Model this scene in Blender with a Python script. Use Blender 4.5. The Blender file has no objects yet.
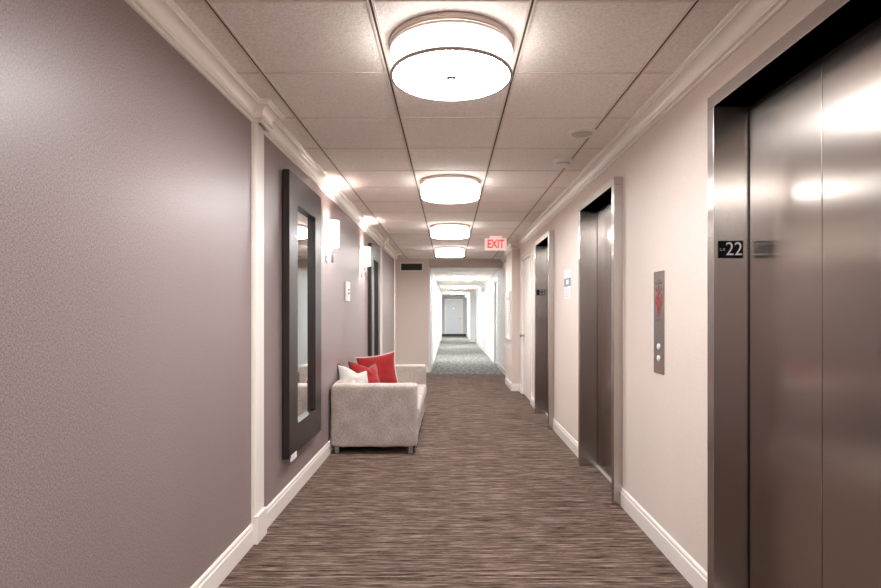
import bpy, bmesh, math, random
from mathutils import Vector, Matrix, noise
random.seed(7)
C = bpy.context.scene.collection
PI = math.pi

# ------------------------------------------------------------------ camera, world, exposure
EYE = 1.285
cam_d = bpy.data.cameras.new('camera')
cam_d.sensor_width = 36.0
cam_d.sensor_fit = 'HORIZONTAL'
cam_d.lens = 550.0 / 881.0 * 36.0
cam_d.shift_x = -9.0 / 881.0
cam_d.shift_y = 19.0 / 881.0
cam_d.clip_start = 0.02
cam_d.clip_end = 100
cam = bpy.data.objects.new('camera', cam_d)
cam.location = (0, 0, EYE)
cam.rotation_euler = (PI / 2, 0, 0)
C.objects.link(cam)
bpy.context.scene.camera = cam
world = bpy.data.worlds.new('world')
bpy.context.scene.world = world
world.use_nodes = True
world.node_tree.nodes['Background'].inputs[0].default_value = (0.9, 0.93, 1.0, 1)
world.node_tree.nodes['Background'].inputs[1].default_value = 0.3
vs = bpy.context.scene.view_settings
vs.view_transform = 'Standard'
vs.look = 'None'
vs.gamma = 1.0
vs.use_curve_mapping = False
EXPOSURE = 1.45
vs.exposure = EXPOSURE
DIFFUSER_E = 24.0      # underside of each drum light
DRUM_E = 2.4           # fabric side of each drum light
SCONCE_E = 0.6
PANEL_E = 17.0         # flat panels of the far corridor

# ------------------------------------------------------------------ materials
def srgb(r, g, b):
    def f(c):
        c = c / 255.0
        return c / 12.92 if c <= 0.04045 else ((c + 0.055) / 1.055) ** 2.4
    return (f(r), f(g), f(b), 1.0)

class NT:
    def __init__(self, name):
        self.m = bpy.data.materials.new(name)
        self.m.use_nodes = True
        self.t = self.m.node_tree
        self.b = self.t.nodes['Principled BSDF']
    def n(self, typ, **kw):
        nd = self.t.nodes.new(typ)
        for k, v in kw.items():
            setattr(nd, k, v)
        return nd
    def l(self, a, b):
        self.t.links.new(a, b)
    def coords(self, scale=(1, 1, 1), space='Object'):
        if space == 'World':
            src = self.n('ShaderNodeNewGeometry').outputs['Position']
        else:
            src = self.n('ShaderNodeTexCoord').outputs[space]
        mp = self.n('ShaderNodeMapping')
        mp.inputs['Scale'].default_value = scale
        self.l(src, mp.inputs[0])
        return mp.outputs[0]
    def noise(self, vec, scale, detail=3, rough=0.5):
        nz = self.n('ShaderNodeTexNoise')
        nz.inputs['Scale'].default_value = scale
        nz.inputs['Detail'].default_value = detail
        nz.inputs['Roughness'].default_value = rough
        self.l(vec, nz.inputs['Vector'])
        return nz.outputs['Fac']
    def ramp(self, fac, stops):
        r = self.n('ShaderNodeValToRGB')
        while len(r.color_ramp.elements) < len(stops):
            r.color_ramp.elements.new(0.5)
        for e, (p, c) in zip(r.color_ramp.elements, stops):
            e.position = p
            e.color = c
        self.l(fac, r.inputs[0])
        return r.outputs[0]
    def bump(self, h, strength, dist=0.002):
        b = self.n('ShaderNodeBump')
        b.inputs['Strength'].default_value = strength
        b.inputs['Distance'].default_value = dist
        self.l(h, b.inputs['Height'])
        self.l(b.outputs[0], self.b.inputs['Normal'])
    def mix(self, f, a, b, mode='MIX'):
        m = self.n('ShaderNodeMix', data_type='RGBA', blend_type=mode)
        for sock, v in ((m.inputs[0], f), (m.inputs[6], a), (m.inputs[7], b)):
            if hasattr(v, 'links'):
                self.l(v, sock)
            else:
                sock.default_value = v
        return m.outputs[2]
    def set(self, **kw):
        for k, v in kw.items():
            self.b.inputs[k.replace('_', ' ')].default_value = v
        return self

def plain(name, col, rough=0.5, metal=0.0, var=0.04, bump=0.0, scale=40, **kw):
    t = NT(name)
    v = t.coords(space='World')
    f = t.noise(v, scale)
    c1 = tuple(max(0, x * (1 - var)) for x in col[:3]) + (1,)
    c2 = tuple(min(1, x * (1 + var)) for x in col[:3]) + (1,)
    t.l(t.ramp(f, [(0.3, c1), (0.7, c2)]), t.b.inputs['Base Color'])
    t.set(Roughness=rough, Metallic=metal, **kw)
    if bump:
        t.bump(f, bump)
    return t.m

def emissive(name, col, strength, var=0.0, base=(0.8, 0.78, 0.74, 1)):
    t = NT(name)
    t.set(Base_Color=base, Roughness=0.6)
    t.b.inputs['Emission Color'].default_value = col
    t.b.inputs['Emission Strength'].default_value = strength
    return t.m

def wallpaper(name, a, b, rough, spec, thread, bumpd, blotch=0.05):
    """woven wallcovering: short slubby threads, pearl finish"""
    t = NT(name)
    v1 = t.coords((150, 150, 420), 'World')
    v2 = t.coords((500, 500, 130), 'World')
    f1 = t.noise(v1, 1.0, 2)
    f2 = t.noise(v2, 1.0, 2)
    big = t.noise(t.coords((1.5, 3.0, 0.35), 'World'), 1.0, 2)
    mth = t.n('ShaderNodeMath', operation='ADD')
    t.l(f1, mth.inputs[0]); t.l(f2, mth.inputs[1])
    hlf = t.n('ShaderNodeMath', operation='MULTIPLY')
    t.l(mth.outputs[0], hlf.inputs[0]); hlf.inputs[1].default_value = 0.5
    c = t.ramp(hlf.outputs[0], [(0.5 - thread, a), (0.5 + thread, b)])
    cb = t.ramp(big, [(0.3, (1 - blotch, 1 - blotch, 1 - blotch, 1)), (0.7, (1, 1, 1, 1))])
    t.l(t.mix(1.0, c, cb, 'MULTIPLY'), t.b.inputs['Base Color'])
    t.set(Roughness=rough)
    t.b.inputs['Specular IOR Level'].default_value = spec
    t.bump(hlf.outputs[0], 0.6, bumpd)
    return t.m

M = {}
M['mauve'] = wallpaper('mauve_wallcovering', srgb(116, 100, 99), srgb(168, 150, 149), 0.38, 0.5, 0.12, 0.0008)
M['beige'] = wallpaper('beige_wallcovering', srgb(220, 204, 193), srgb(236, 222, 213), 0.55, 0.35, 0.16, 0.0004, 0.03)
M['white_trim'] = plain('white_trim_paint', srgb(246, 238, 231), 0.22, var=0.01)
M['white_wall'] = plain('white_wall_paint', srgb(232, 234, 234), 0.6, var=0.01)
M['grey_wall'] = plain('grey_wall_paint', srgb(196, 199, 204), 0.6, var=0.01)
M['soffit'] = plain('soffit_paint', srgb(205, 192, 182), 0.6, var=0.01)
M['door_paint'] = plain('door_paint', srgb(238, 230, 222), 0.4, var=0.01)
M['door_grey'] = plain('pale_grey_door_paint', srgb(222, 224, 228), 0.4, var=0.01)
M['dark_base'] = plain('dark_rubber_base', srgb(60, 62, 66), 0.6)
M['white_plastic'] = plain('white_plastic', srgb(235, 232, 226), 0.35, var=0.01)
M['grey_plastic'] = plain('grey_plastic', srgb(198, 188, 180), 0.5, var=0.02)
M['dark_plastic'] = plain('dark_plastic', srgb(50, 46, 45), 0.5)
M['black'] = plain('black_plate', srgb(12, 12, 12), 0.6, Specular_IOR_Level=0.15)
M['chrome'] = plain('brushed_nickel', srgb(190, 186, 182), 0.25, 1.0, var=0.03)
M['foot_metal'] = plain('satin_leg_metal', srgb(170, 168, 165), 0.35, 0.9, var=0.03)
M['digit'] = plain('white_digits', srgb(225, 225, 225), 0.5, var=0.01)
M['red_ink'] = plain('red_ink', srgb(150, 52, 54), 0.5, var=0.02)
M['dark_ink'] = plain('dark_ink', srgb(60, 58, 60), 0.5)
M['blue_ink'] = plain('blue_grey_ink', srgb(132, 140, 165), 0.5, var=0.08)
M['pale_ink'] = plain('pale_grey_ink', srgb(195, 195, 202), 0.5, var=0.05)
M['paper'] = plain('paper', srgb(238, 234, 234), 0.6, var=0.01)

# ceiling tile: fine pitted mineral fibre
t = NT('ceiling_tile')
v = t.coords(space='World')
f = t.noise(v, 75, 5, 0.7)
t.l(t.ramp(f, [(0.36, srgb(232, 220, 213)), (0.60, srgb(249, 241, 236))]), t.b.inputs['Base Color'])
t.set(Roughness=0.85)
t.bump(f, 0.7, 0.004)
M['tile'] = t.m
M['grid'] = plain('grid_metal', srgb(226, 212, 203), 0.5, var=0.02)
M['grid_dark'] = plain('grid_slot', srgb(70, 58, 52), 0.7)

# streaked carpet: long thin dashes running across the corridor
t = NT('streaked_carpet')
fa = t.noise(t.coords((2.0, 48, 1), 'World'), 1.0, 6, 0.75)
fb = t.noise(t.coords((7, 130, 1), 'World'), 1.0, 4, 0.7)
fc = t.noise(t.coords((500, 500, 500), 'World'), 1.0, 1)
m1 = t.n('ShaderNodeMath', operation='MULTIPLY_ADD')
t.l(fb, m1.inputs[0]); m1.inputs[1].default_value = 0.55
m2 = t.n('ShaderNodeMath', operation='MULTIPLY')
t.l(fa, m2.inputs[0]); m2.inputs[1].default_value = 0.45
t.l(m2.outputs[0], m1.inputs[2])
c = t.ramp(m1.outputs[0], [(0.41, srgb(26, 15, 12)), (0.46, srgb(80, 62, 54)), (0.53, srgb(118, 99, 90)), (0.62, srgb(172, 152, 139))])
t.l(c, t.b.inputs['Base Color'])
t.set(Roughness=0.95)
t.b.inputs['Specular IOR Level'].default_value = 0.1
t.bump(fc, 0.6, 0.003)
M['carpet'] = t.m
# mottled grey carpet of the far corridor
t = NT('mottled_grey_carpet')
fa = t.noise(t.coords((14, 9, 1), 'World'), 1.0, 5, 0.75)
t.l(t.ramp(fa, [(0.38, srgb(60, 60, 59)), (0.5, srgb(104, 104, 102)), (0.62, srgb(150, 151, 148))]), t.b.inputs['Base Color'])
t.set(Roughness=0.95)
M['carpet_grey'] = t.m

# brushed stainless steel, grain running up and down
def steel(name, col, rough, aniso=0.0):
    t = NT(name)
    v = t.coords((300, 300, 3), 'World')
    f = t.noise(v, 1.0, 3, 0.6)
    c1 = tuple(x * 0.985 for x in col[:3]) + (1,)
    c2 = tuple(min(1, x * 1.01) for x in col[:3]) + (1,)
    t.l(t.ramp(f, [(0.3, c1), (0.7, c2)]), t.b.inputs['Base Color'])
    t.set(Roughness=rough)
    t.set(Metallic=1.0, Anisotropic=aniso)
    geo = t.n('ShaderNodeNewGeometry')
    cr = t.n('ShaderNodeVectorMath', operation='CROSS_PRODUCT')
    t.l(geo.outputs['True Normal'], cr.inputs[0]); cr.inputs[1].default_value = (0, 0, 1)
    t.l(cr.outputs[0], t.b.inputs['Tangent'])
    w = t.noise(t.coords((0.7, 0.7, 1.1), 'World'), 1.0, 0)
    t.bump(w, 0.25, 0.02)
    return t.m
M['steel_door'] = steel('brushed_steel_door', srgb(184, 176, 170), 0.22, 0.9)
M['steel'] = steel('brushed_steel_casing', srgb(194, 189, 185), 0.24, 0.85)
M['sill'] = plain('aluminium_sill', srgb(205, 200, 195), 0.4, 0.6)

# mirror + dark wood
t = NT('mirror_glass'); t.set(Base_Color=(0.86, 0.88, 0.87, 1), Metallic=1.0, Roughness=0.015); M['mirror'] = t.m
t = NT('espresso_wood')
f = t.noise(t.coords((60, 60, 2.0), 'World'), 1.0, 4, 0.6)
t.l(t.ramp(f, [(0.3, srgb(30, 23, 23)), (0.7, srgb(54, 43, 42))]), t.b.inputs['Base Color'])
t.set(Roughness=0.33)
t.bump(f, 0.25, 0.001)
M['wood'] = t.m

# linen upholstery
def linen(name, a, b, scale=1.0, rough=0.9, blotchy=0.1):
    t = NT(name)
    f1 = t.noise(t.coords((900 * scale, 900 * scale, 140 * scale), 'World'), 1.0, 2)
    f2 = t.noise(t.coords((140 * scale, 140 * scale, 900 * scale), 'World'), 1.0, 2)
    m = t.n('ShaderNodeMath', operation='ADD'); t.l(f1, m.inputs[0]); t.l(f2, m.inputs[1])
    h = t.n('ShaderNodeMath', operation='MULTIPLY'); t.l(m.outputs[0], h.inputs[0]); h.inputs[1].default_value = 0.5
    c = t.ramp(h.outputs[0], [(0.36, a), (0.64, b)])
    g = t.noise(t.coords((8, 8, 8), 'World'), 1.0, 3)
    k = 1 - blotchy
    cg = t.ramp(g, [(0.35, (k, k, k, 1)), (0.65, (1, 1, 1, 1))])
    t.l(t.mix(1.0, c, cg, 'MULTIPLY'), t.b.inputs['Base Color'])
    t.set(Roughness=rough)
    t.b.inputs['Sheen Weight'].default_value = 0.15
    t.bump(h.outputs[0], 0.4, 0.001)
    return t.m
M['linen'] = linen('greige_linen', srgb(152, 138, 131), srgb(218, 206, 198), 0.42, 0.9, 0.14)
M['linen_red'] = linen('red_linen', srgb(122, 12, 16), srgb(176, 28, 32), 1.0, 0.85, 0.06)
M['linen_white'] = linen('off_white_linen', srgb(176, 170, 164), srgb(222, 216, 210), 1.0, 0.85, 0.05)
M['piping_dark'] = plain('dark_piping', srgb(60, 48, 46), 0.8)
M['piping_light'] = plain('light_piping', srgb(225, 205, 198), 0.8)
M['diffuser'] = emissive('lit_diffuser', (0.985, 0.995, 1.0, 1), DIFFUSER_E)
M['drum'] = emissive('lit_drum_fabric', (1.0, 0.97, 0.93, 1), DRUM_E)
M['sconce'] = emissive('lit_sconce_shade', (1.0, 0.90, 0.76, 1), SCONCE_E)
M['panel'] = emissive('lit_panel', (1.0, 0.985, 0.95, 1), PANEL_E)
M['drum_ring'] = plain('ring_enamel', srgb(190, 176, 168), 0.3, 0.7, var=0.01)
M['exit_face'] = emissive('lit_exit_face', (1.0, 0.62, 0.55, 1), 0.16)
M['exit_red'] = emissive('lit_exit_letters', (1.0, 0.06, 0.08, 1), 0.24, base=(0.8, 0.1, 0.1, 1))
M['exit_green'] = emissive('lit_green_sign', (0.25, 0.9, 0.6, 1), 0.5)

# ------------------------------------------------------------------ mesh helpers
def finish(name, bm, mat, parent=None, loc=None, smooth=None, recalc=True):
    if recalc:
        bmesh.ops.recalc_face_normals(bm, faces=bm.faces)
    me = bpy.data.meshes.new(name)
    bm.to_mesh(me); bm.free()
    mats = mat if isinstance(mat, (list, tuple)) else [mat]
    for m in mats:
        me.materials.append(m)
    if smooth is not None:
        for p in me.polygons:
            p.use_smooth = True
        try:
            me.set_sharp_from_angle(angle=math.radians(smooth))
        except Exception:
            pass
    o = bpy.data.objects.new(name, me)
    C.objects.link(o)
    if parent:
        o.parent = parent
    if loc:
        o.location = loc
    return o

def box(bm, x0, x1, y0, y1, z0, z1, mi=0, bevel=0.0, seg=2):
    ps = [(x, y, z) for z in (z0, z1) for y in (y0, y1) for x in (x0, x1)]
    vv = [bm.verts.new(p) for p in ps]
    fs = []
    for idx in ((0, 2, 3, 1), (4, 5, 7, 6), (0, 1, 5, 4), (2, 6, 7, 3), (0, 4, 6, 2), (1, 3, 7, 5)):
        f = bm.faces.new([vv[i] for i in idx]); f.material_index = mi
        fs.append(f)
    if bevel > 0:
        es = list({e for f in fs for e in f.edges})
        r = bmesh.ops.bevel(bm, geom=es, offset=bevel, segments=seg, affect='EDGES', profile=0.5)
        for f in r['faces']:
            f.material_index = mi
    return bm

def bx(*a, **k):
    return box(bmesh.new(), *a, **k)

def lathe(bm, prof, seg=64, a0=0.0, a1=2 * PI, c=(0, 0, 0), mi=0):
    full = abs(a1 - a0 - 2 * PI) < 1e-6
    n = seg if full else seg + 1
    rings = []
    for r, z in prof:
        if r < 1e-6:
            rings.append([bm.verts.new((c[0], c[1], c[2] + z))])
        else:
            rings.append([bm.verts.new((c[0] + r * math.cos(a0 + (a1 - a0) * i / seg), c[1] + r * math.sin(a0 + (a1 - a0) * i / seg), c[2] + z)) for i in range(n)])
    for A, B in zip(rings, rings[1:]):
        cnt = seg
        for i in range(cnt):
            j = (i + 1) % n
            if len(A) == 1 and len(B) == 1:
                continue
            if len(A) == 1:
                f = bm.faces.new((A[0], B[i], B[j]))
            elif len(B) == 1:
                f = bm.faces.new((A[i], B[0], A[j]))
            else:
                f = bm.faces.new((A[i], B[i], B[j], A[j]))
            f.material_index = mi
    return bm

def tube(bm, pts, r, seg=8, closed=False, mi=0):
    pts = [Vector(p) for p in pts]
    n = len(pts)
    rings = []
    for i, p in enumerate(pts):
        a = pts[(i - 1) % n] if (closed or i > 0) else p
        b = pts[(i + 1) % n] if (closed or i < n - 1) else p
        d = (b - a).normalized()
        up = Vector((0, 0, 1)) if abs(d.z) < 0.9 else Vector((1, 0, 0))
        s = d.cross(up).normalized(); u = s.cross(d).normalized()
        rings.append([bm.verts.new(p + (s * math.cos(2 * PI * k / seg) + u * math.sin(2 * PI * k / seg)) * r) for k in range(seg)])
    m = n if closed else n - 1
    for i in range(m):
        A, B = rings[i], rings[(i + 1) % n]
        for k in range(seg):
            f = bm.faces.new((A[k], A[(k + 1) % seg], B[(k + 1) % seg], B[k])); f.material_index = mi
    if not closed:
        bm.faces.new(rings[0][::-1]); bm.faces.new(rings[-1])
    return bm

def sweep(bm, prof, path, side):
    """mitred moulding; prof = (distance from wall, z), path in XY along the wall, side=+1 offsets to the right of travel"""
    P = [Vector(p) for p in path]
    n = len(P)
    offs = []
    for i in range(n):
        ds = []
        if i > 0: ds.append((P[i] - P[i - 1]).normalized())
        if i < n - 1: ds.append((P[i + 1] - P[i]).normalized())
        ns = [Vector((d.y, -d.x)) * side for d in ds]
        if len(ns) == 1:
            offs.append(ns[0])
        else:
            b = (ns[0] + ns[1]).normalized()
            offs.append(b / max(0.2, b.dot(ns[0])))
    rings = [[bm.verts.new((P[i].x + offs[i].x * d, P[i].y + offs[i].y * d, z)) for d, z in prof] for i in range(n)]
    k = len(prof)
    for A, B in zip(rings, rings[1:]):
        for j in range(k):
            bm.faces.new((A[j], A[(j + 1) % k], B[(j + 1) % k], B[j]))
    bm.faces.new(rings[0][::-1]); bm.faces.new(rings[-1])
    return bm

def text_bm(s, size, depth=0.001, bold=0.0):
    cu = bpy.data.curves.new('txt', 'FONT')
    cu.body = s; cu.size = size; cu.extrude = depth; cu.align_x = 'CENTER'; cu.align_y = 'CENTER'
    cu.offset = bold
    o = bpy.data.objects.new('txt', cu)
    C.objects.link(o)
    dg = bpy.context.evaluated_depsgraph_get()
    dg.update()
    me = bpy.data.meshes.new_from_object(o.evaluated_get(dg))
    bm = bmesh.new(); bm.from_mesh(me)
    bpy.data.objects.remove(o); bpy.data.curves.remove(cu); bpy.data.meshes.remove(me)
    return bm

FACE_CAM = Matrix(((1, 0, 0, 0), (0, 0, -1, 0), (0, 1, 0, 0), (0, 0, 0, 1)))      # faces -Y
FACE_LEFT = Matrix(((0, 0, -1, 0), (-1, 0, 0, 0), (0, 1, 0, 0), (0, 0, 0, 1)))    # on right wall, faces -X

def put(bm, mat, loc):
    bm.transform(Matrix.Translation(loc) @ mat)
    return bm

def struct(name, bm, mat, smooth=None):
    o = finish(name, bm, mat, smooth=smooth)
    o['kind'] = 'structure'
    return o

def thing(name, label, cat, loc=(0, 0, 0), rz=0.0, group=None):
    o = bpy.data.objects.new(name, None)
    o.empty_display_size = 0.1
    C.objects.link(o)
    o.location = loc; o.rotation_euler = (0, 0, rz)
    o['label'] = label; o['category'] = cat
    if group: o['group'] = group
    return o

def dup(root, loc, label, skip=()):
    r = root.copy(); C.objects.link(r); r.location = loc; r['label'] = label
    def rec(src, dst):
        for ch in list(src.children):
            if ch.name.split('.')[0] in skip:
                continue
            c = ch.copy(); C.objects.link(c); c.parent = dst
            rec(ch, c)
    rec(root, r)
    return r

# ------------------------------------------------------------------ dimensions
XL, XR = -1.10, 1.155
HC = 2.45            # hall ceiling
YB = -3.4            # back of the hall behind the camera
YE = 11.9            # header where the far corridor starts
HC2 = 2.27
FL, FR, FE = -0.42, 1.155, 30.7
ELEV = [1.831, 4.17, 6.57]      # lift centres
EH = 0.45                       # half opening
CW = 0.055                      # casing width
CH = 2.141                      # opening height
DOOR1 = (7.72, 8.78)            # service door incl. casing

# ------------------------------------------------------------------ structure
struct('floor', bx(XL - 0.3, 1.40, YB, 11.55, -0.06, 0.0), M['carpet'])
struct('floor_far', bx(-0.8, 1.40, 11.55, FE + 0.2, -0.06, 0.0), M['carpet_grey'])
struct('ceiling', bx(XL - 0.3, 1.40, YB, YE + 0.1, HC, HC + 0.08), M['tile'])

# left wall, main run then a shallow step back before the end wall
bm = bmesh.new()
box(bm, XL - 0.15, XL, YB, 11.05, 0, HC)
struct('wall_left', bm, M['mauve'])
struct('wall_left_recess', bx(XL - 0.3, XL - 0.12, 11.05, YE, 0, HC), M['beige'])
# right wall built around the lift openings and the service door
bm = bmesh.new()
y = YB
holes = [(c - EH - CW, c + EH + CW, CH + CW) for c in ELEV] + [(DOOR1[0], DOOR1[1], 2.17)]
for a, b, h in holes:
    box(bm, XR, XR + 0.18, y, a, 0, HC)
    box(bm, XR, XR + 0.18, a, b, h, HC)
    y = b
box(bm, XR, XR + 0.18, y, YE, 0, HC)
struct('wall_right', bm, M['beige'])
struct('wall_right_column', bx(1.03, XR, 9.06, 10.05, 0, HC), M['beige'])
struct('wall_back', bx(XL - 0.3, 1.40, YB - 0.15, YB, 0, HC), M['beige'])
# end wall with header
struct('wall_end', bx(XL - 0.3, -0.45, YE, YE + 0.12, 0, HC), M['beige'])
struct('wall_end_header', bx(-0.45, 1.155, YE, YE + 0.12, HC2 - 0.0, HC), M['soffit'])
# shafts closed behind the lifts
struct('wall_shaft', bx(1.345, 1.40, YB, 9.0, 0, HC), M['dark_base'])

# far corridor
struct('ceiling_far', bx(-0.8, 1.40, YE + 0.12, FE + 0.2, HC2, HC2 + 0.08), M['tile'])
struct('wall_far_left', bx(FL - 0.2, FL, YE + 0.12, FE + 0.1, 0, HC2), M['white_wall'])
bm = bmesh.new()
box(bm, FR, FR + 0.2, YE, 13.1, 0, HC2)
box(bm, FR, FR + 0.2, 13.1, 14.1, 2.12, HC2)
box(bm, FR, FR + 0.2, 14.1, 24.6, 0, HC2)
box(bm, 0.93, FR + 0.2, 24.6, 30.7, 0, HC2)
struct('wall_far_right', bm, M['white_wall'])
struct('wall_far_end', bx(FL - 0.2, FR + 0.2, FE, FE + 0.12, 0, HC2), M['grey_wall'])

# pilasters
def pilaster(name, y0, y1, h=HC - 0.09):
    bm = bmesh.new()
    box(bm, XL, XL + 0.022, y0 + 0.012, y1 - 0.012, 0.15, h, bevel=0.003)
    box(bm, XL, XL + 0.012, y0 + 0.002, y1 - 0.002, 0.15, h)
    box(bm, XL, XL + 0.036, y0, y1, 0.0, 0.155, bevel=0.002)
    struct(name, bm, M['white_trim'])
pilaster('trim_1', 3.05, 3.21)
pilaster('trim_2', 8.72, 8.88)
pilaster('trim_3', 10.88, 11.05)

# crown moulding
def crown_prof(s=1.0):
    pts = [(0.0, -0.108), (0.010, -0.108), (0.014, -0.104), (0.014, -0.096), (0.008, -0.093), (0.008, -0.089), (0.020, -0.086), (0.023, -0.080), (0.020, -0.074), (0.012, -0.071), (0.012, -0.070)]
    for i in range(1, 9):
        a = i / 9 * PI / 2
        pts.append((0.012 + 0.040 * (1 - math.cos(a)), -0.070 + 0.048 * math.sin(a)))
    pts += [(0.058, -0.022), (0.058, -0.016), (0.063, -0.014), (0.071, -0.010), (0.071, 0.0), (0.0, 0.0)]
    return [(d * s, HC + z) for d, z in pts]
def stepped(y0, y1, steps, x, dx, d=0.05):
    p = [(x, y0)]
    for a, b in steps:
        p += [(x, a), (x + dx, a + 0.0), (x + dx, b), (x, b)]
    p.append((x, y1))
    return p
bm = bmesh.new()
sweep(bm, crown_prof(), stepped(YB, 11.05, [(3.06, 3.20), (8.74, 8.86)], XL, 0.05)[:-1] + [(XL, 10.9), (XL + 0.05, 10.9), (XL + 0.05, 11.05)], 1)
sweep(bm, crown_prof(), [(XR, YB), (XR, 9.06), (1.03, 9.06), (1.03, 10.05), (XR, 10.05), (XR, YE)], -1)
struct('trim_4', bm, M['white_trim'], smooth=25)

# baseboards
BP = [(0, 0), (0.014, 0), (0.014, 0.090), (0.010, 0.096), (0.010, 0.110), (0.005, 0.119), (0, 0.12)]
bm = bmesh.new()
sweep(bm, BP, [(XL, YB), (XL, 3.05)], 1)
sweep(bm, BP, [(XL, 3.21), (XL, 8.72)], 1)
sweep(bm, BP, [(XL, 8.88), (XL, 10.88)], 1)
struct('baseboard_left', bm, M['white_trim'])
bm = bmesh.new()
y = YB
for a, b, h in holes:
    if h < 2.18:
        sweep(bm, BP, [(XR, y), (XR, a)], -1)
    else:
        sweep(bm, BP, [(XR, y), (XR, a)], -1)
    y = b
sweep(bm, BP, [(XR, y), (XR, 9.06), (1.03, 9.06), (1.03, 10.05), (XR, 10.05), (XR, 13.03)], -1)
struct('baseboard_right', bm, M['white_trim'])
struct('baseboard_end', sweep(bmesh.new(), BP, [(XL - 0.12, YE), (-0.45, YE), (-0.45, YE + 0.12)], 1), M['white_trim'])
struct('baseboard_far_left', sweep(bmesh.new(), BP, [(FL, YE + 0.12), (FL, FE)], 1), M['white_trim'])
struct('baseboard_far_right', sweep(bmesh.new(), BP, [(FR, 14.18), (FR, 24.6), (0.93, 24.6), (0.93, FE)], -1), M['white_trim'])
struct('baseboard_far_end', bx(FL + .015, 0.915, FE - 0.02, FE, 0, 0.12), M['dark_base'])
# corner casing where the far corridor begins
bm = bmesh.new()
box(bm, -0.45, -0.41, YE - 0.012, YE + 0.13, 0.13, HC2)
struct('trim_5', bm, M['white_trim'])

# suspended ceiling grid
GX = [-0.907, -0.296, 0.3105, 0.923]
GY0, GS = 2.055, 0.6115
bm = bmesh.new()
for x in GX:
    box(bm, x - 0.014, x - 0.005, YB, YE, HC - 0.005, HC)
    box(bm, x + 0.005, x + 0.014, YB, YE, HC - 0.005, HC)
    box(bm, x - 0.005, x + 0.005, YB, YE, HC - 0.001, HC, mi=1)
k = -8
while GY0 + k * GS < YE:
    yy = GY0 + k * GS
    if yy > YB:
        xs = [XL - 0.12 if yy > 11.05 else XL + 0.0] + GX + [XR]
        for a, b in zip(xs, xs[1:]):
            a2 = a + (0.014 if a in GX else 0); b2 = b - (0.014 if b in GX else 0)
            box(bm, a2, b2, yy - 0.006, yy + 0.006, HC - 0.004, HC)
    k += 1
struct('ceiling_grid', bm, [M['grid'], M['grid_dark']])
bm = bmesh.new()
for x in (0.0625, 0.6725):
    box(bm, x - 0.01, x + 0.01, YE + 0.12, FE, HC2 - 0.004, HC2)
yy = YE + 0.12 + 0.6
while yy < FE:
    box(bm, FL, FR, yy - 0.01, yy + 0.01, HC2 - 0.0035, HC2)
    yy += 1.22
struct('ceiling_grid_far', bm, M['grid'])

# ------------------------------------------------------------------ doors
def door_leaf(bm, panels=True):
    pass
# service door in right wall
d1 = struct('door_1', bx(XR + 0.02, XR + 0.06, DOOR1[0] + 0.06, DOOR1[1] - 0.06, 0.005, 2.11, bevel=0.002), M['door_paint'])
bm = bmesh.new()
box(bm, XR - 0.014, XR + 0.18, DOOR1[0], DOOR1[0] + 0.058, 0, 2.17, bevel=0.003)
box(bm, XR - 0.014, XR + 0.18, DOOR1[1] - 0.058, DOOR1[1], 0, 2.17, bevel=0.003)
box(bm, XR - 0.014, XR + 0.18, DOOR1[0] + 0.058, DOOR1[1] - 0.058, 2.112, 2.17, bevel=0.003)
o = finish('door_frame', bm, M['white_trim'], d1)
bm = bmesh.new()
bl = lathe(bmesh.new(), [(0, 0), (0.028, 0), (0.028, 0.008), (0.012, 0.012), (0.012, 0.035), (0.026, 0.045), (0.028, 0.058), (0.018, 0.068), (0, 0.07)], 20)
bl.transform(Matrix.Translation((XR + 0.02, DOOR1[1] - 0.13, 0.93)) @ Matrix.Rotation(-PI / 2, 4, 'Y'))
finish('door_handle', bl, M['chrome'], d1, smooth=40)
bm.free()
# far right door in far corridor
d2 = struct('door_2', bx(FR + 0.03, FR + 0.07, 13.16, 14.04, 0.005, 2.06), M['door_grey'])
bm = bmesh.new()
box(bm, FR - 0.014, FR + 0.2, 13.03, 13.155, 0, 2.13, bevel=0.003)
box(bm, FR - 0.014, FR + 0.2, 14.045, 14.17, 0, 2.13, bevel=0.003)
box(bm, FR - 0.014, FR + 0.2, 13.155, 14.045, 2.065, 2.13, bevel=0.003)
finish('door_frame', bm, M['white_trim'], d2)
# end door with six raised panels
bm = bmesh.new()
dx0, dx1 = -0.19, 0.66
box(bm, dx0, dx1, FE - 0.045, FE - 0.005, 0.125, 1.98)
cx = (dx0 + dx1) / 2
for z0, z1 in ((0.25, 0.80), (0.92, 1.50), (1.60, 1.86)):
    for s in (-1, 1):
        a, b = sorted((cx + s * 0.05, cx + s * 0.32))
        box(bm, a, b, FE - 0.056, FE - 0.045, z0, z1, bevel=0.008)
d3 = struct('door_3', bm, M['door_grey'])
bm = bmesh.new()
box(bm, dx0 - 0.09, dx0, FE - 0.06, FE, 0.125, 2.07)
box(bm, dx1, dx1 + 0.09, FE - 0.06, FE, 0.125, 2.07)
box(bm, dx0, dx1, FE - 0.06, FE, 1.985, 2.07)
finish('door_frame', bm, M['white_trim'], d3)
finish('door_viewer', bx(cx - 0.035, cx + 0.035, FE - 0.065, FE - 0.045, 1.50, 1.60, bevel=0.004), M['chrome'], d3)
box_b = lathe(bmesh.new(), [(0, 0), (0.03, 0), (0.03, 0.06), (0, 0.07)], 16)
box_b.transform(Matrix.Translation((dx1 - 0.08, FE - 0.045, 0.98)) @ Matrix.Rotation(PI / 2, 4, 'X'))
finish('door_handle', box_b, M['chrome'], d3)

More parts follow.
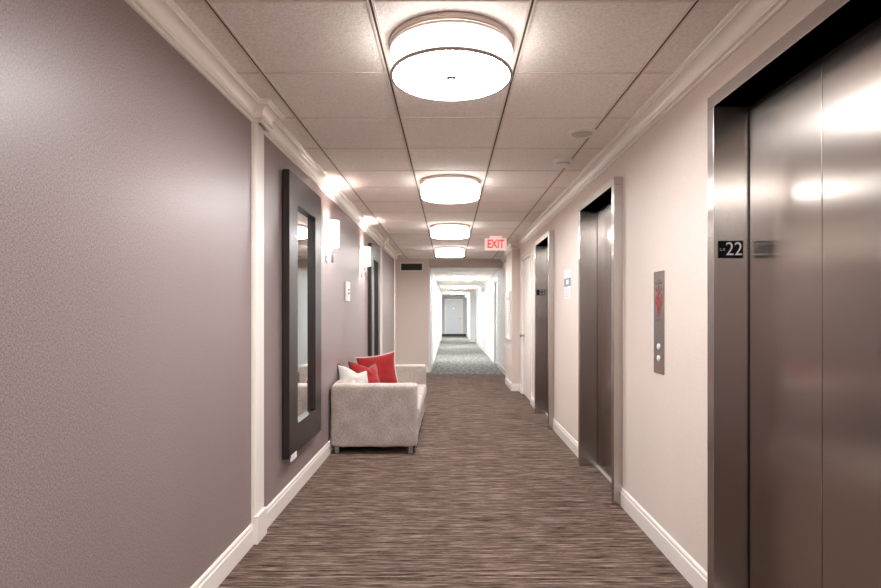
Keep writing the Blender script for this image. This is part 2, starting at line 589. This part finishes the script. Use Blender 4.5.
# ------------------------------------------------------------------ lifts
XF = 1.095           # front of casing
XD = 1.24            # door plane
def make_elevator(yc):
    r = thing('elevator', '', 'elevator', (XD, yc, 0), group='steel elevators along the right wall')
    bf, bd = XF - XD, 0.0
    # jambs, one mesh each side, head across
    for s in (-1, 1):
        a, b = sorted((s * EH, s * (EH + CW)))
        finish('door_jamb', bx(bf, 0.09, a, b, 0, CH, bevel=0.0015), M['steel'], r)
    finish('door_head', bx(bf, 0.09, -EH - CW, EH + CW, CH, CH + CW, bevel=0.0015), M['steel'], r)
    for s in (-1, 1):
        a, b = sorted((s * 0.0015, s * (EH - 0.012)))
        finish('door_panel', bx(0.0, 0.035, a, b, 0.012, CH - 0.003, bevel=0.0015), M['steel_door'], r)
    bm = bmesh.new()
    box(bm, -0.02, 0.06, -EH + 0.001, EH - 0.001, 0.0, 0.008)
    finish('door_sill', bm, M['sill'], r)
    return r
def number_plate(r):
    # black plate with raised white digits on the far jamb, facing back along the hall
    x0, x1 = 1.113 - XD, 1.216 - XD
    z0, z1 = 1.512, 1.584
    p = finish('number_plate', bx(x0, x1, EH - 0.003, EH, z0, z1, bevel=0.001), M['black'], r)
    t = text_bm('22', 0.078, 0.0006, -0.0002)
    t.transform(Matrix.Diagonal((0.92, 1.0, 1, 1)))
    put(t, FACE_CAM, ((x0 + x1) / 2 + 0.014, EH - 0.0036, (z0 + z1) / 2))
    finish('floor_number', t, M['digit'], p, recalc=False)
    bm = bmesh.new()
    for i, (u, v) in enumerate(((0, 0), (0.005, 0), (0, 0.006), (0.012, 0.006), (0.017, 0), (0.012, 0), (0.017, 0.006))):
        cxx = x0 + 0.009 + u; czz = (z0 + z1) / 2 - 0.003 + v
        box(bm, cxx - 0.0012, cxx + 0.0012, EH - 0.0042, EH - 0.003, czz - 0.0012, czz + 0.0012)
    finish('braille_dots', bm, M['digit'], p)
e1 = make_elevator(ELEV[0])
e1['label'] = 'large brushed steel elevator nearest on the right, cut off by the photo edge'
e2 = dup(e1, (XD, ELEV[1], 0), 'middle brushed steel elevator between the call panel and the paper notice')
e3 = dup(e1, (XD, ELEV[2], 0), 'farthest narrow-looking steel elevator beside the white service door')
number_plate(e1); number_plate(e3)

# ------------------------------------------------------------------ ceiling lights
def make_drum(y):
    r = thing('ceiling_light', '', 'ceiling light', (0.008, y, HC), group='drum ceiling lights down the hall')
    R = 0.262
    finish('canopy_ring', lathe(bmesh.new(), [(0, -0.0006), (R + 0.002, -0.0006), (R + 0.006, -0.004), (R + 0.006, -0.022), (R - 0.002, -0.028), (R - 0.012, -0.028), (0, -0.027)], 96), M['drum_ring'], r, smooth=30)
    finish('drum_shade', lathe(bmesh.new(), [(R - 0.006, -0.030), (R, -0.030), (R, -0.134), (R - 0.006, -0.134), (R - 0.006, -0.030)], 96), M['drum'], r, smooth=30)
    finish('rim_band', lathe(bmesh.new(), [(R - 0.009, -0.1345), (R + 0.003, -0.1345), (R + 0.003, -0.1450), (R - 0.009, -0.1450), (R - 0.009, -0.1345)], 96), M['drum_ring'], r, smooth=30)
    finish('top_band', lathe(bmesh.new(), [(R + 0.0005, -0.030), (R + 0.003, -0.030), (R + 0.003, -0.041), (R + 0.0005, -0.041), (R + 0.0005, -0.030)], 96), M['drum_ring'], r, smooth=30)
    finish('diffuser', lathe(bmesh.new(), [(0, -0.128), (R - 0.010, -0.128), (R - 0.010, -0.136), (R * 0.5, -0.139), (0, -0.140)], 96), M['diffuser'], r, smooth=30)
    finish('finial', lathe(bmesh.new(), [(0, -0.1405), (0.022, -0.1405), (0.024, -0.144), (0.018, -0.148), (0.008, -0.150), (0.006, -0.158), (0, -0.160)], 24), M['chrome'], r, smooth=40)
    return r
LS = 2.49
L1 = make_drum(2.39)
L1['label'] = 'large round drum light on the ceiling, nearest and biggest of the row'
for k, lab in ((1, 'second drum ceiling light, just beyond the smoke detector'),
               (2, 'third drum ceiling light, between the second one and the last one'),
               (3, 'smallest, farthest drum ceiling light just before the corridor header'),
               (-1, 'drum ceiling light straight above the camera, out of the photo'),
               (-2, 'drum ceiling light behind the camera, out of the photo')):
    dup(L1, (0.008, 2.39 + LS * k, HC), lab)

# flat panels in far corridor
def make_panel(y, label, w=0.60, l=1.2):
    r = thing('ceiling_panel_light', label, 'ceiling light', (0.3675, y, HC2), group='flat panel lights in the far corridor')
    bm = bmesh.new()
    box(bm, -w / 2 - .02, w / 2 + .02, -l / 2 - .02, -l / 2, -0.016, -0.0045)
    box(bm, -w / 2 - .02, w / 2 + .02, l / 2, l / 2 + .02, -0.016, -0.0045)
    box(bm, -w / 2 - .02, -w / 2, -l / 2, l / 2, -0.016, -0.0045)
    box(bm, w / 2, w / 2 + .02, -l / 2, l / 2, -0.016, -0.0045)
    finish('frame', bm, M['white_plastic'], r)
    finish('diffuser', bx(-w / 2, w / 2, -l / 2, l / 2, -0.012, -0.0045), M['panel'], r)
    return r
make_panel(15.6, 'bright flat ceiling panel nearest in the far corridor')
make_panel(21.0, 'bright flat ceiling panel midway down the far corridor')
make_panel(27.0, 'bright flat ceiling panel farthest, near the grey end wall')

# ------------------------------------------------------------------ sconces
def make_sconce(y, label):
    r = thing('wall_sconce', label, 'wall light', (XL, y, 0), group='half-round sconces on the left wall')
    # backplate and arm
    finish('backplate', bx(0, 0.012, -0.045, 0.045, 1.74, 1.98, bevel=0.003), M['chrome'], r)
    bm = bmesh.new()
    tube(bm, [(0.012, 0, 1.80), (0.05, 0, 1.80)], 0.007, 10)
    tube(bm, [(0.05, -0.03, 1.735), (0.05, -0.03, 1.885)], 0.006, 10)
    tube(bm, [(0.05, 0.03, 1.735), (0.05, 0.03, 1.885)], 0.006, 10)
    tube(bm, [(0.05, -0.05, 1.81), (0.05, 0.05, 1.81)], 0.006, 10)
    finish('bracket', bm, M['chrome'], r, smooth=40)
    # half drum shade, open top
    bm = bmesh.new()
    n = 28
    R, D = 0.105, 0.11
    zs = (1.878, 2.108)
    outer = [(D * math.sin(PI * i / n), -R * math.cos(PI * i / n)) for i in range(n + 1)]
    inner = [((D - 0.004) * math.sin(PI * i / n), -(R - 0.004) * math.cos(PI * i / n)) for i in range(n + 1)]
    vo = [[bm.verts.new((x + 0.004, yy, z)) for x, yy in outer] for z in zs]
    vi = [[bm.verts.new((x + 0.004, yy, z)) for x, yy in inner] for z in zs]
    for i in range(n):
        bm.faces.new((vo[0][i], vo[0][i + 1], vo[1][i + 1], vo[1][i]))
        bm.faces.new((vi[0][i], vi[1][i], vi[1][i + 1], vi[0][i + 1]))
        bm.faces.new((vo[1][i], vo[1][i + 1], vi[1][i + 1], vi[1][i]))
        bm.faces.new((vo[0][i], vi[0][i], vi[0][i + 1], vo[0][i + 1]))
    finish('lamp_shade', bm, M['sconce'], r, smooth=40)
    for zc in (zs[0] - 0.004, zs[1] + 0.0005):
        pts = [(x + 0.004, yy, zc + 0.002) for x, yy in outer]
        finish('shade_rim', tube(bmesh.new(), pts, 0.003, 6), M['chrome'], r, smooth=60)
    ld = bpy.data.lights.new('sconce_bulb', 'POINT')
    ld.energy = 8.0; ld.color = (1.0, 0.95, 0.88); ld.shadow_soft_size = 0.04
    lo = bpy.data.objects.new('bulb', ld); C.objects.link(lo); lo.parent = r; lo.location = (0.055, 0, 1.96)
    return r
make_sconce(4.92, 'lit white wall sconce just past the large near mirror')
make_sconce(6.90, 'lit white wall sconce farther along, next to the narrow far mirror')

# ------------------------------------------------------------------ mirrors
def make_mirror(y, label):
    r = thing('wall_mirror', label, 'mirror', (XL, y, 0), group='tall dark-framed mirrors on the left wall')
    z0, z1, hw, fw = 0.325, 2.228, 0.45, 0.20
    xf = 0.052
    # frame: mitred four sides, slightly bevelled front
    bm = bmesh.new()
    def ring(x, w, za, zb):
        return [bm.verts.new(p) for p in ((x, -w, za), (x, w, za), (x, w, zb), (x, -w, zb))]
    rs = [ring(0.004, hw - 0.01, z0 + 0.01, z1 - 0.01), ring(0.008, hw, z0, z1), ring(xf - 0.002, hw, z0, z1), ring(xf, hw - 0.003, z0 + 0.003, z1 - 0.003),
          ring(xf, hw - fw + 0.003, z0 + fw - 0.003, z1 - fw + 0.003), ring(xf - 0.002, hw - fw, z0 + fw, z1 - fw), ring(0.014, hw - fw, z0 + fw, z1 - fw)]
    for A, B in zip(rs, rs[1:]):
        for i in range(4):
            j = (i + 1) % 4
            bm.faces.new((A[i], A[j], B[j], B[i]))
    # mitre lines as thin grooves
    finish('frame', bm, M['wood'], r)
    finish('mirror_glass', bx(0.012, 0.020, -(hw - fw), hw - fw, z0 + fw, z1 - fw), M['mirror'], r)
    return r, z0, hw
mr, z0, hw = make_mirror(4.05, 'large tall mirror in a thick dark wood frame, nearest on the left wall')
finish('tag', bx(0.046, 0.054, -0.41, -0.28, z0 - 0.026, z0 + 0.016, bevel=0.001), M['paper'], mr)
mr.children[-1]['label'] = 'small pale paper tag under the frame'
make_mirror(7.86, 'dark-framed mirror seen edge-on behind the sofa, beyond both sconces')

# ------------------------------------------------------------------ wall plates, panel, notices
o = finish('wall_switch', bx(XL, XL + 0.018, 5.80, 6.00, 1.41, 1.62, bevel=0.004), M['white_plastic'])
o['label'] = 'white wall control plate with two dark buttons between the sconces'; o['category'] = 'switch'
for zz in (1.495, 1.535):
    finish('button', bx(XL + 0.018, XL + 0.021, 5.86, 5.94, zz - 0.008, zz + 0.008, bevel=0.001), M['dark_plastic'], o)

cp = thing('call_panel', 'narrow steel elevator call panel with red fire diagram and two buttons', 'elevator panel', (XR, 3.025, 0))
finish('faceplate', bx(-0.004, 0, -0.075, 0.075, 0.952, 1.515, bevel=0.001), M['steel'], cp)
for zz in (1.100, 1.035):
    bl = lathe(bmesh.new(), [(0, 0), (0.017, 0), (0.017, 0.004), (0.013, 0.007), (0, 0.007)], 28)
    bl.transform(Matrix.Translation((-0.004, 0, zz)) @ Matrix.Rotation(-PI / 2, 4, 'Y'))
    b = finish('call_button', bl, M['digit'], cp, smooth=40)
# fire pictogram: red arrows around a diamond with a flame; engraved text lines above
bm = bmesh.new()
def poly(bm, pts, x=-0.0048, mi=0, th=0.0008):
    a = [bm.verts.new((x, -u, v)) for u, v in pts]
    b = [bm.verts.new((x + th, -u, v)) for u, v in pts]
    f = bm.faces.new(a[::-1]); f.material_index = mi
    for i in range(len(pts)):
        j = (i + 1) % len(pts)
        g = bm.faces.new((a[i], a[j], b[j], b[i])); g.material_index = mi
zc = 1.36
poly(bm, [(-0.055, zc + 0.0), (-0.045, zc + 0.0), (0.0, zc - 0.075), (0.045, zc), (0.055, zc), (0.0, zc - 0.098)])
poly(bm, [(-0.055, zc + 0.006), (-0.03, zc + 0.03), (-0.035, zc + 0.0)])
poly(bm, [(0.055, zc + 0.006), (0.03, zc + 0.03), (0.035, zc + 0.0)])
poly(bm, [(-0.03, zc - 0.03), (0.0, zc - 0.062), (0.03, zc - 0.03), (0.024, zc + 0.004), (0.008, zc + 0.018), (0.012, zc + 0.045), (-0.006, zc + 0.072), (-0.016, zc + 0.036), (-0.026, zc + 0.01)])
poly(bm, [(-0.040, zc + 0.045), (-0.030, zc + 0.045), (-0.030, zc + 0.068), (-0.040, zc + 0.068)])
poly(bm, [(0.030, zc + 0.045), (0.040, zc + 0.045), (0.040, zc + 0.068), (0.030, zc + 0.068)])
finish('fire_diagram', bm, M['red_ink'], cp)
bm = bmesh.new()
for zz, w in ((1.462, 0.028), (1.452, 0.05), (1.446, 0.04)):
    poly(bm, [(-w, zz - 0.0018), (w, zz - 0.0018), (w, zz + 0.0018), (-w, zz + 0.0018)])
finish('engraved_line', bm, M['dark_ink'], cp)
bm = bmesh.new()
poly(bm, [(-0.008, 1.418), (0.008, 1.418), (0.0, 1.436)])
finish('arrow_mark', bm, M['dark_ink'], cp)
bm = bmesh.new()
poly(bm, [(-0.02, 1.245), (0.02, 1.245), (0.02, 1.248), (-0.02, 1.248)])
finish('engraved_line', bm, M['dark_ink'], cp)

nt = thing('paper_notice', 'white paper notice with a blue-grey printed band between the elevators', 'notice', (XR, 5.38, 0))
finish('sheet', bx(-0.002, 0, -0.16, 0.16, 1.425, 1.71), M['paper'], nt)
bm = bmesh.new()
def strip(u0, u1, v0, v1, bm):
    poly(bm, [(u0, v0), (u1, v0), (u1, v1), (u0, v1)], x=-0.0030)
strip(-0.15, 0.15, 1.545, 1.565, bm); strip(-0.15, 0.15, 1.61, 1.625, bm); strip(-0.15, -0.06, 1.565, 1.61, bm); strip(0.06, 0.15, 1.565, 1.61, bm)
finish('printed_band', bm, M['blue_ink'], nt)
bm = bmesh.new()
for i in range(5):
    strip(-0.13, 0.08 + 0.01 * (i % 3), 1.445 + 0.018 * i, 1.449 + 0.018 * i, bm)
finish('printed_lines', bm, M['pale_ink'], nt)

ff = thing('framed_notice', 'white-framed notice board on the projecting wall column', 'notice board', (1.03, 9.53, 0))
bm = bmesh.new()
for a in ((-0.34, 0.34, 0.83, 0.86), (-0.34, 0.34, 1.62, 1.65), (-0.34, -0.31, 0.86, 1.62), (0.31, 0.34, 0.86, 1.62)):
    box(bm, -0.025, 0, a[0], a[1], a[2], a[3])
finish('frame', bm, M['white_plastic'], ff)
finish('sheet', bx(-0.008, 0, -0.31, 0.31, 0.86, 1.62), M['paper'], ff)
bm = bmesh.new()
for i in range(12):
    z = 0.95 + 0.045 * i
    poly(bm, [(-0.24, z), (0.24, z), (0.24, z + 0.012), (-0.24, z + 0.012)], x=-0.0095, th=0.0015)
poly(bm, [(-0.26, 1.50), (0.26, 1.50), (0.26, 1.56), (-0.26, 1.56)], x=-0.0095, th=0.0015)
finish('printed_lines', bm, M['pale_ink'], ff)

# detectors
sp = thing('ceiling_speaker', 'flat round white cover on the ceiling near the right-hand crown moulding', 'speaker', (0.855, 3.55, HC))
finish('trim_ring', lathe(bmesh.new(), [(0, 0), (0.095, 0), (0.095, -0.010), (0.085, -0.014), (0.074, -0.014), (0.070, -0.010), (0, -0.009)], 48), M['white_plastic'], sp, smooth=40)
finish('grille', lathe(bmesh.new(), [(0, -0.0092), (0.068, -0.0104), (0.060, -0.014), (0, -0.016)], 48), M['grey_plastic'], sp, smooth=40)
sd = thing('smoke_detector', 'small domed white smoke detector on the ceiling beyond the flat round cover', 'smoke detector', (0.868, 4.2, HC))
finish('base', lathe(bmesh.new(), [(0, 0), (0.080, 0), (0.080, -0.014), (0.072, -0.022), (0, -0.022)], 48), M['white_plastic'], sd, smooth=40)
finish('chamber', lathe(bmesh.new(), [(0, -0.0222), (0.052, -0.0222), (0.050, -0.036), (0, -0.036)], 48), M['grey_plastic'], sd, smooth=40)
finish('cap', lathe(bmesh.new(), [(0, -0.0362), (0.056, -0.0362), (0.050, -0.046), (0, -0.050)], 48), M['white_plastic'], sd, smooth=40)

# vent grille on the end wall
vt = thing('air_vent', 'dark slatted air vent with white frame high on the end wall', 'vent', (-0.82, YE, 0))
bm = bmesh.new()
hw2 = 0.25; za, zb = 2.185, 2.375
box(bm, -hw2, hw2, -0.018, 0, za, za + 0.022); box(bm, -hw2, hw2, -0.018, 0, zb - 0.022, zb)
box(bm, -hw2, -hw2 + 0.022, -0.018, 0, za + 0.022, zb - 0.022); box(bm, hw2 - 0.022, hw2, -0.018, 0, za + 0.022, zb - 0.022)
finish('frame', bm, M['white_trim'], vt)
bm = bmesh.new()
box(bm, -hw2 + 0.022, hw2 - 0.022, -0.003, 0, za + 0.022, zb - 0.022)
for i in range(7):
    z = za + 0.034 + i * 0.0195
    box(bm, -hw2 + 0.022, hw2 - 0.022, -0.013, -0.003, z, z + 0.004)
finish('grille', bm, M['dark_plastic'], vt)

# exit sign
ex = thing('exit_sign', 'lit red exit sign hanging from the ceiling before the corridor', 'exit sign', (0.70, 8.35, 0))
finish('housing', bx(-0.165, 0.165, -0.02, 0.02, 2.235, 2.415, bevel=0.004), M['exit_face'], ex)
finish('mount', bx(-0.09, 0.09, -0.03, 0.03, 2.415, HC, bevel=0.003), M['exit_face'], ex)
tb = text_bm('EXIT', 0.175, 0.0015, 0.004)
tb.transform(Matrix.Diagonal((0.72, 1.0, 1, 1)))
put(tb, FACE_CAM, (0, -0.0225, 2.325))
finish('letters', tb, M['exit_red'], ex, recalc=False)
gs = thing('exit_sign', 'tiny green-lit sign hanging at the far end of the corridor', 'exit sign', (0.85, 26.0, 0))
finish('housing', bx(-0.13, 0.07, -0.02, 0.02, 2.03, 2.16, bevel=0.004), M['exit_green'], gs)
finish('mount', bx(-0.06, 0.00, -0.015, 0.015, 2.16, HC2, bevel=0.002), M['white_plastic'], gs)
es = thing('emergency_light', 'small white box light high on the right wall of the far corridor', 'emergency light', (FR, 18.5, 0))
finish('housing', bx(-0.10, 0, -0.15, 0.15, 2.02, 2.16, bevel=0.01), M['white_plastic'], es)
for s in (-1, 1):
    bl = lathe(bmesh.new(), [(0, 0), (0.045, 0), (0.04, 0.03), (0, 0.035)], 20)
    bl.transform(Matrix.Translation((-0.05, s * 0.08, 2.02)) @ Matrix.Rotation(PI, 4, 'X'))
    finish('lamp_head', bl, M['white_plastic'], es)

# ------------------------------------------------------------------ sofa
def soft_box(x0, x1, y0, y1, z0, z1, r, seg=4, div=14, amp=0.004, fr=6.0, crown=0.0, seed=0.0):
    """rounded upholstery block, subdivided and gently uneven"""
    bm = bmesh.new()
    sx, sy, sz = x1 - x0, y1 - y0, z1 - z0
    cx, cy, cz = (x0 + x1) / 2, (y0 + y1) / 2, (z0 + z1) / 2
    def lin(L, r):
        n = max(2, int((L - 2 * r) / 0.04))
        a = [-L / 2 + r * (1 - math.cos(k / seg * PI / 2)) * 1.0 for k in range(seg)]
        m = [-L / 2 + r + (L - 2 * r) * k / n for k in range(n + 1)]
        b = [-v for v in a][::-1]
        return a + m + b
    gx, gy, gz = lin(sx, r), lin(sy, r), lin(sz, r)
    verts = {}
    def V(i, j, k):
        key = (i, j, k)
        if key not in verts:
            p = Vector((gx[i], gy[j], gz[k]))
            c = Vector((max(-sx / 2 + r, min(sx / 2 - r, p.x)), max(-sy / 2 + r, min(sy / 2 - r, p.y)), max(-sz / 2 + r, min(sz / 2 - r, p.z))))
            d = p - c
            n = d.normalized() if d.length > 1e-7 else Vector((0, 0, 0))
            q = c + n * r if d.length > 1e-7 else p
            w = Vector((cx, cy, cz)) + q
            nn = noise.noise(w * fr + Vector((seed, 0, 0)))
            q = q + n * (nn * amp)
            if crown:
                u = 1 - (2 * q.x / sx) ** 2; v = 1 - (2 * q.y / sy) ** 2
                if q.z > 0: q.z += crown * max(0, u) * max(0, v)
            verts[key] = bm.verts.new(Vector((cx, cy, cz)) + q)
        return verts[key]
    nx, ny, nz = len(gx) - 1, len(gy) - 1, len(gz) - 1
    for i in range(nx):
        for j in range(ny):
            bm.faces.new((V(i, j, 0), V(i, j + 1, 0), V(i + 1, j + 1, 0), V(i + 1, j, 0)))
            bm.faces.new((V(i, j, nz), V(i + 1, j, nz), V(i + 1, j + 1, nz), V(i, j + 1, nz)))
    for i in range(nx):
        for k in range(nz):
            bm.faces.new((V(i, 0, k), V(i + 1, 0, k), V(i + 1, 0, k + 1), V(i, 0, k + 1)))
            bm.faces.new((V(i, ny, k), V(i, ny, k + 1), V(i + 1, ny, k + 1), V(i + 1, ny, k)))
    for j in range(ny):
        for k in range(nz):
            bm.faces.new((V(0, j, k), V(0, j, k + 1), V(0, j + 1, k + 1), V(0, j + 1, k)))
            bm.faces.new((V(nx, j, k), V(nx, j + 1, k), V(nx, j + 1, k + 1), V(nx, j, k + 1)))
    return bm
SY0, SY1 = 5.0, 6.97
SX0, SX1 = XL + 0.015, -0.295
sofa = thing('sofa', 'small greige linen sofa with square arms against the left wall', 'sofa', (SX0, SY0, 0))
W = SX1 - SX0; Ls = SY1 - SY0
AT = 0.15
finish('armrest', soft_box(0, W, 0, AT, 0.062, 0.634, 0.03, amp=0.007, fr=9.0, seed=1), M['linen'], sofa, smooth=60)
finish('armrest', soft_box(0, W, Ls - AT, Ls, 0.062, 0.636, 0.03, amp=0.006, seed=5), M['linen'], sofa, smooth=60)
finish('backrest', soft_box(0, 0.17, AT - 0.004, Ls - AT + 0.004, 0.064, 0.640, 0.028, seed=9), M['linen'], sofa, smooth=60)
finish('seat_base', soft_box(0.165, W - 0.015, AT - 0.004, Ls - AT + 0.004, 0.064, 0.27, 0.015, seed=3), M['linen'], sofa, smooth=60)
cm = Ls / 2
finish('seat_cushion', soft_box(0.17, W + 0.012, AT + 0.001, cm - 0.001, 0.27, 0.405, 0.035, amp=0.003, crown=0.02, seed=4), M['linen'], sofa, smooth=60)
finish('seat_cushion', soft_box(0.17, W + 0.012, cm + 0.001, Ls - AT - 0.001, 0.27, 0.405, 0.035, amp=0.003, crown=0.02, seed=6), M['linen'], sofa, smooth=60)
for lx in (0.055, W - 0.06):
    for ly in (0.05, Ls - 0.05):
        finish('leg', bx(lx - 0.02, lx + 0.02, ly - 0.02, ly + 0.02, 0, 0.07, bevel=0.002), M['foot_metal'], sofa)

# pillows
def make_pillow(name, label, cat, size, thick, mat, pipe, loc, rot, back=None, fold=0.0, seed=0.0):
    r = thing(name, label, cat, loc)
    r.rotation_euler = rot
    n = 26
    def P(u, v, s):
        k = (1 - 0.11 * (1 - v * v)); l = (1 - 0.10 * (1 - u * u))
        w = max(0.0, (1 - u ** 4)) ** 0.55 * max(0.0, (1 - v ** 4)) ** 0.55
        x = u * size / 2 * k; z = v * size / 2 * l
        nn = noise.noise(Vector((u * 2.2 + seed, v * 2.2, s))) * 0.018 * w
        y = s * (thick / 2 * w + nn)
        y += fold * (abs(u) ** 2) * 0.5 - 0.05 * fold
        z -= fold * max(0, v) * (1 - abs(u)) ** 1.3 * 0.7
        return Vector((x, y, z + size / 2))
    for s, nm, mt in ((-1, 'front_cover', mat), (1, 'back_cover', back or mat)):
        pass
    bm = bmesh.new()
    g = {}
    for s in (-1, 1):
        for i in range(n + 1):
            for j in range(n + 1):
                u, v = -1 + 2 * i / n, -1 + 2 * j / n
                edge = i in (0, n) or j in (0, n)
                key = (i, j, 0 if edge else s)
                if key not in g:
                    g[key] = bm.verts.new(P(u, v, 0 if edge else s) if not edge else P(u, v, 1))
        for i in range(n):
            for j in range(n):
                ks = [(i, j), (i + 1, j), (i + 1, j + 1), (i, j + 1)]
                vs_ = [g[(a, b, 0 if (a in (0, n) or b in (0, n)) else s)] for a, b in ks]
                try:
                    f = bm.faces.new(vs_); f.material_index = 0 if s == -1 else 1
                except ValueError:
                    pass
    finish('cover', bm, [mat, back or mat], r, smooth=80)
    bm = bmesh.new()
    loop = []
    for i in range(n): loop.append(P(-1 + 2 * i / n, -1, 1))
    for i in range(n): loop.append(P(1, -1 + 2 * i / n, 1))
    for i in range(n): loop.append(P(1 - 2 * i / n, 1, 1))
    for i in range(n): loop.append(P(-1, 1 - 2 * i / n, 1))
    tube(bm, loop, 0.0065, 6, closed=True)
    finish('piping', bm, pipe, r, smooth=60)
    return r
GP = 'throw pillows on the sofa'
SEAT = 0.43
make_pillow('throw_pillow', 'large square red throw pillow with pale edging, tallest on the sofa', 'pillow', 0.44, 0.15, M['linen_red'], M['piping_light'],
            (-0.755, 6.04, SEAT - 0.03), (math.radians(-14), math.radians(-8), math.radians(10)), back=M['linen_white'], seed=1)
make_pillow('throw_pillow', 'smaller red throw pillow slumped between the pale and large red pillows', 'pillow', 0.38, 0.15, M['linen_red'], M['piping_dark'],
            (-0.815, 5.68, SEAT - 0.01), (math.radians(-20), math.radians(6), math.radians(52)), fold=0.09, seed=4)
make_pillow('throw_pillow', 'off-white throw pillow with dark piping slumped by the near armrest', 'pillow', 0.38, 0.14, M['linen_white'], M['piping_dark'],
            (-0.90, 5.36, SEAT - 0.02), (math.radians(-22), math.radians(14), math.radians(48)), fold=0.10, seed=8)
